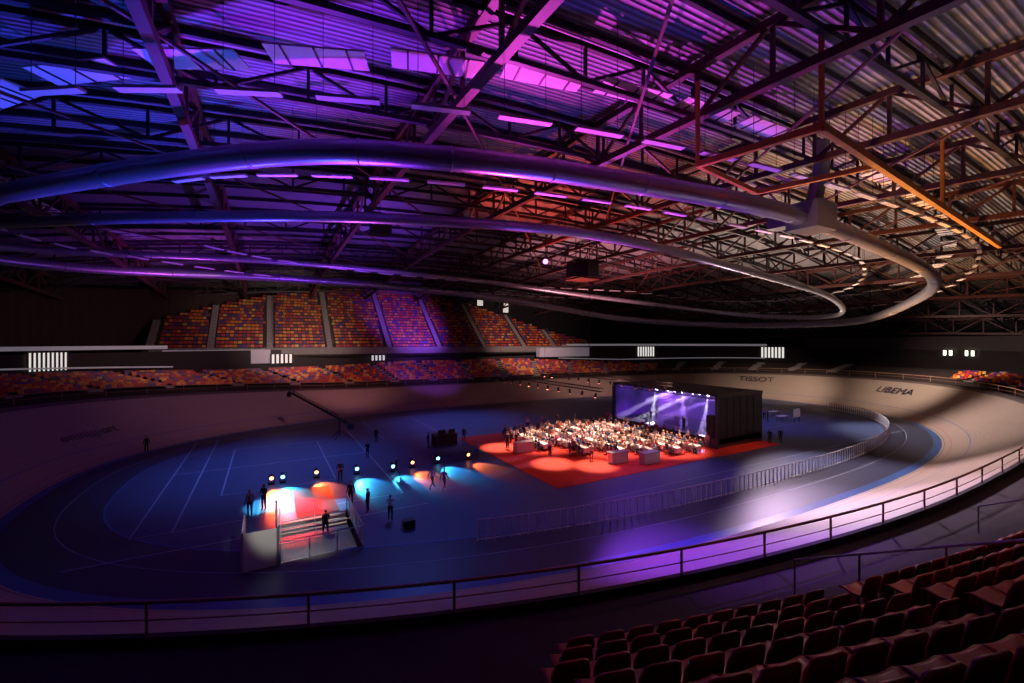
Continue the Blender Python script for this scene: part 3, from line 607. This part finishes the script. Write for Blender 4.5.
# ------------------------------------------------------------ floor spot fixtures
CY=(.06,.62,1); OR=(1,.15,.03); RD=(1,.03,.02)
fx=MB()
fixt=[(.3,40.2,OR),(1.1,40.2,CY),(3.6,40.2,OR),(6.75,39.6,CY),(9.65,38.8,CY),(11.5,39.2,OR),(14,39.4,CY),(17,39.2,OR)]
for t_,n_,c in fixt:
    fx.box(t_,n_,.06,.45,.4,.1); fx.beam((t_-.24,n_,.1),(t_-.24,n_,.6),.04);fx.beam((t_+.24,n_,.1),(t_+.24,n_,.6),.04)
    p=np.array([t_,n_,.6]); d=np.array([0,-.95,-.3]); d/=np.linalg.norm(d); fx.tube([p-d*.25,p+d*.15,p+d*.25],[.14,.18,.2],0,10); fx.tube([p+d*.25,p+d*.27],.15,1 if c is CY else 2,10)
fx.obj('floor_spotlights',[M_black,mat('lens_cyan',(1,1,1),.3,emit=(.2,.75,1),es=8),mat('lens_orange',(1,1,1),.3,emit=(1,.3,.1),es=8)])
for t_,n_,c in fixt: spot('floor_spot_beam',(t_,n_-.4,1.3),(t_+.5,n_-2.9,0),4200 if c is CY else 4200,c,48,.8,.1)
spot('runway_wash_red',(2.2,38,5),(1.8,33.2,0),5500,RD,36); spot('runway_wash_cyan',(3.6,36.5,5),(4.2,33,0),4000,CY,22)
spot('runway_wash_cyan',(.2,39,4),(-.2,35.5,0),4000,CY,28)
spot('stair_white_wash',(1.0,20,7.5),(.3,27.5,1),1100,(1,.95,.85),24); spot('stair_warm_wash',(2.5,33,5),(2.6,29,-1),900,(1,.85,.6),50)
for t_,n_ in((27,41),(32,36),(33,43),(37.5,33),(37,41)): spot('audience_warm_spot',(t_,n_,13),(t_-.3,n_-.3,0),26000,(1,.58,.42),42,.8,.3)
for t_,n_ in((24.5,31),(22.5,37),(30,29.5),(45,28)): spot('carpet_red_wash',(t_+1,n_+1,12),(t_,n_,0),1300,(1,.3,.15),50,.9,.3)
for t_,n_ in((23.5,34),(22,42),(26.5,31.5)): spot('carpet_white_pool',(t_+2,n_+3,9),(t_,n_,0),14000,(1,.7,.5),28,.8,.2)
spot('infield_blue_wash',(2,48,19),(1,47,0),11000,(.12,.26,1),80,.9,.5); spot('infield_blue_wash',(12,40,19),(10,29,0),4500,(.1,.2,1),60,.9,.5); spot('infield_blue_wash',(58,38,15),(62,36,0),5000,(.25,.2,1),80,.9,.5)
spot('infield_blue_wash',(24,60,16),(24,58,0),7000,(.3,.28,1),90,.9,.5)
spot('infield_violet_wash',(34,36,16),(30,22,0),7000,(.25,.1,1),64,.9,.5)
spot('track_white_wash',(54,36,17),(42,13,1),60000,(1,.76,.86),50,.9,.4); spot('track_white_wash',(70,40,13),(70,16,2),32000,(1,.8,.8),70,.9,.4); spot('track_white_wash',(50,30,15),(32,11,2),32000,(.9,.6,1),40,.9,.4)
spot('track_violet_wash',(28,34,17),(19,12.8,1.5),60000,(.28,.05,1),30,.9,.4); spot('track_warm_wash',(84,44,12),(90,50,1),5500,(1,.75,.62),100,.9,.4); spot('track_warm_wash',(84,30,12),(92,30,3),5000,(1,.78,.66),100,.9,.4)
spot('track_warm_wash',(60,66,14),(60,76,1),3200,(1,.6,.55),100,.9,.4); spot('track_dim_wash',(6,60,18),(-6,76,3),1500,(1,.5,.55),100,.9,.4)
spot('roof_violet_uplight',(6,34,4),(1,23,24),46000,(.26,.02,1),44,.9,.3); spot('roof_magenta_uplight',(20,36,7),(13,15,25),72000,(.7,.05,.62),36,.9,.3)
spot('roof_magenta_uplight',(30,38,7),(23,17,25),46000,(.65,.06,.8),34,.9,.3); spot('roof_blue_uplight',(-4,44,3),(-7,30,24),30000,(.06,.05,1),60,.9,.3)
spot('roof_violet_uplight',(40,40,7),(40,20,24),26000,(.45,.06,.85),38,.9,.3); spot('roof_violet_uplight',(15,50,3),(5,58,24),28000,(.26,.05,1),90,.9,.3)
spot('roof_neutral_uplight',(66,40,3),(64,32,20),40000,(1,.7,.55),110,.9,.4); spot('roof_red_uplight',(30,46,7),(30,38,26),46000,(1,.1,.07),74,.9,.3)
spot('roof_rose_uplight',(48,52,7),(50,56,25),34000,(1,.35,.4),100,.9,.3); spot('roof_orange_uplight',(48,24,4),(46,16,22),30000,(1,.42,.12),80,.9,.3); spot('roof_orange_uplight',(74,26,4),(76,22,18),14000,(1,.5,.22),100,.9,.3)
spot('roof_neutral_uplight',(30,10,8),(34,2,24),2200,(.9,.75,.75),120,.9,.4); spot('crane_rail_orange_light',(24,22,5),(30,11,20),10000,(1,.5,.15),40,.9,.2)
spot('duct_blue_uplight',(0,30,2),(-6,24,21),11000,(.02,.1,1),80,.9,.3); spot('duct_blue_uplight',(22,26,2),(20,17,21),10000,(.04,.06,1),80,.9,.3)
spot('duct_magenta_uplight',(6,44,3),(4,32,20),10000,(.7,.1,.9),50,.9,.3); spot('duct_magenta_uplight',(-6,62,5),(-8,70,21),9000,(.6,.08,.9),80,.9,.3)
spot('stand_violet_wash',(32,64,14),(27,96,15),60000,(.3,.08,1),36,.9,.4); spot('stand_warm_wash',(8,64,14),(4,95,14),13000,(1,.7,.6),60,.9,.4); spot('stand_warm_wash',(45,66,14),(56,95,12),16000,(1,.6,.55),60,.9,.4)
spot('stand_lower_red_wash',(12,66,10),(12,86,5),2200,(1,.4,.45),100,.9,.4); spot('stand_lower_violet_wash',(28,64,10),(28,86,5),6000,(.3,.08,1),50,.9,.4)
spot('near_stand_dim_wash',(22,14,16),(14,3,6),900,(1,.5,.5),80,.9,.4); spot('right_stand_fill_wash',(86,30,12),(102,24,8),4500,(1,.7,.6),90,.9,.4); spot('curtain_dim_wash',(0,60,12),(-22,92,15),3000,(1,.55,.5),70,.9,.4)  # right stand: fill light added to lift the dark end wall and seats
cl=MB()
for t_,z_ in((-12.4,20),(-8.6,20.1),(49.6,22.7),(57.4,21.1)): cl.box(t_,105.9,z_,1.6,.1,3.2); cl.box(t_,105.8,z_,1.8,.06,.12,1)
cl.obj('clerestory_windows',[mat('clerestory_pane',(.9,.9,.9),.4,emit=(1,.9,.85),es=.5),M_steeld])
window('window_6',105.5,29.4,9.0,10,1.8,stripes=2,es=3,col=(.9,1,.75)); window('window_7',106,25.8,9.0,10,1.8,stripes=2,es=3,col=(.9,1,.75))
w=bpy.data.worlds.new('World'); bpy.context.scene.world=w; w.use_nodes=True; w.node_tree.nodes['Background'].inputs[0].default_value=(.12,.1,.16,1); w.node_tree.nodes['Background'].inputs[1].default_value=.02
cam=bpy.data.cameras.new('camera'); cam.lens=436.5/1024*36; cam.sensor_width=36; cam.clip_end=400
o=bpy.data.objects.new('camera',cam); COL.objects.link(o); o.location=(0,0,11.5); o.rotation_euler=(math.pi/2,0,-TH); bpy.context.scene.camera=o
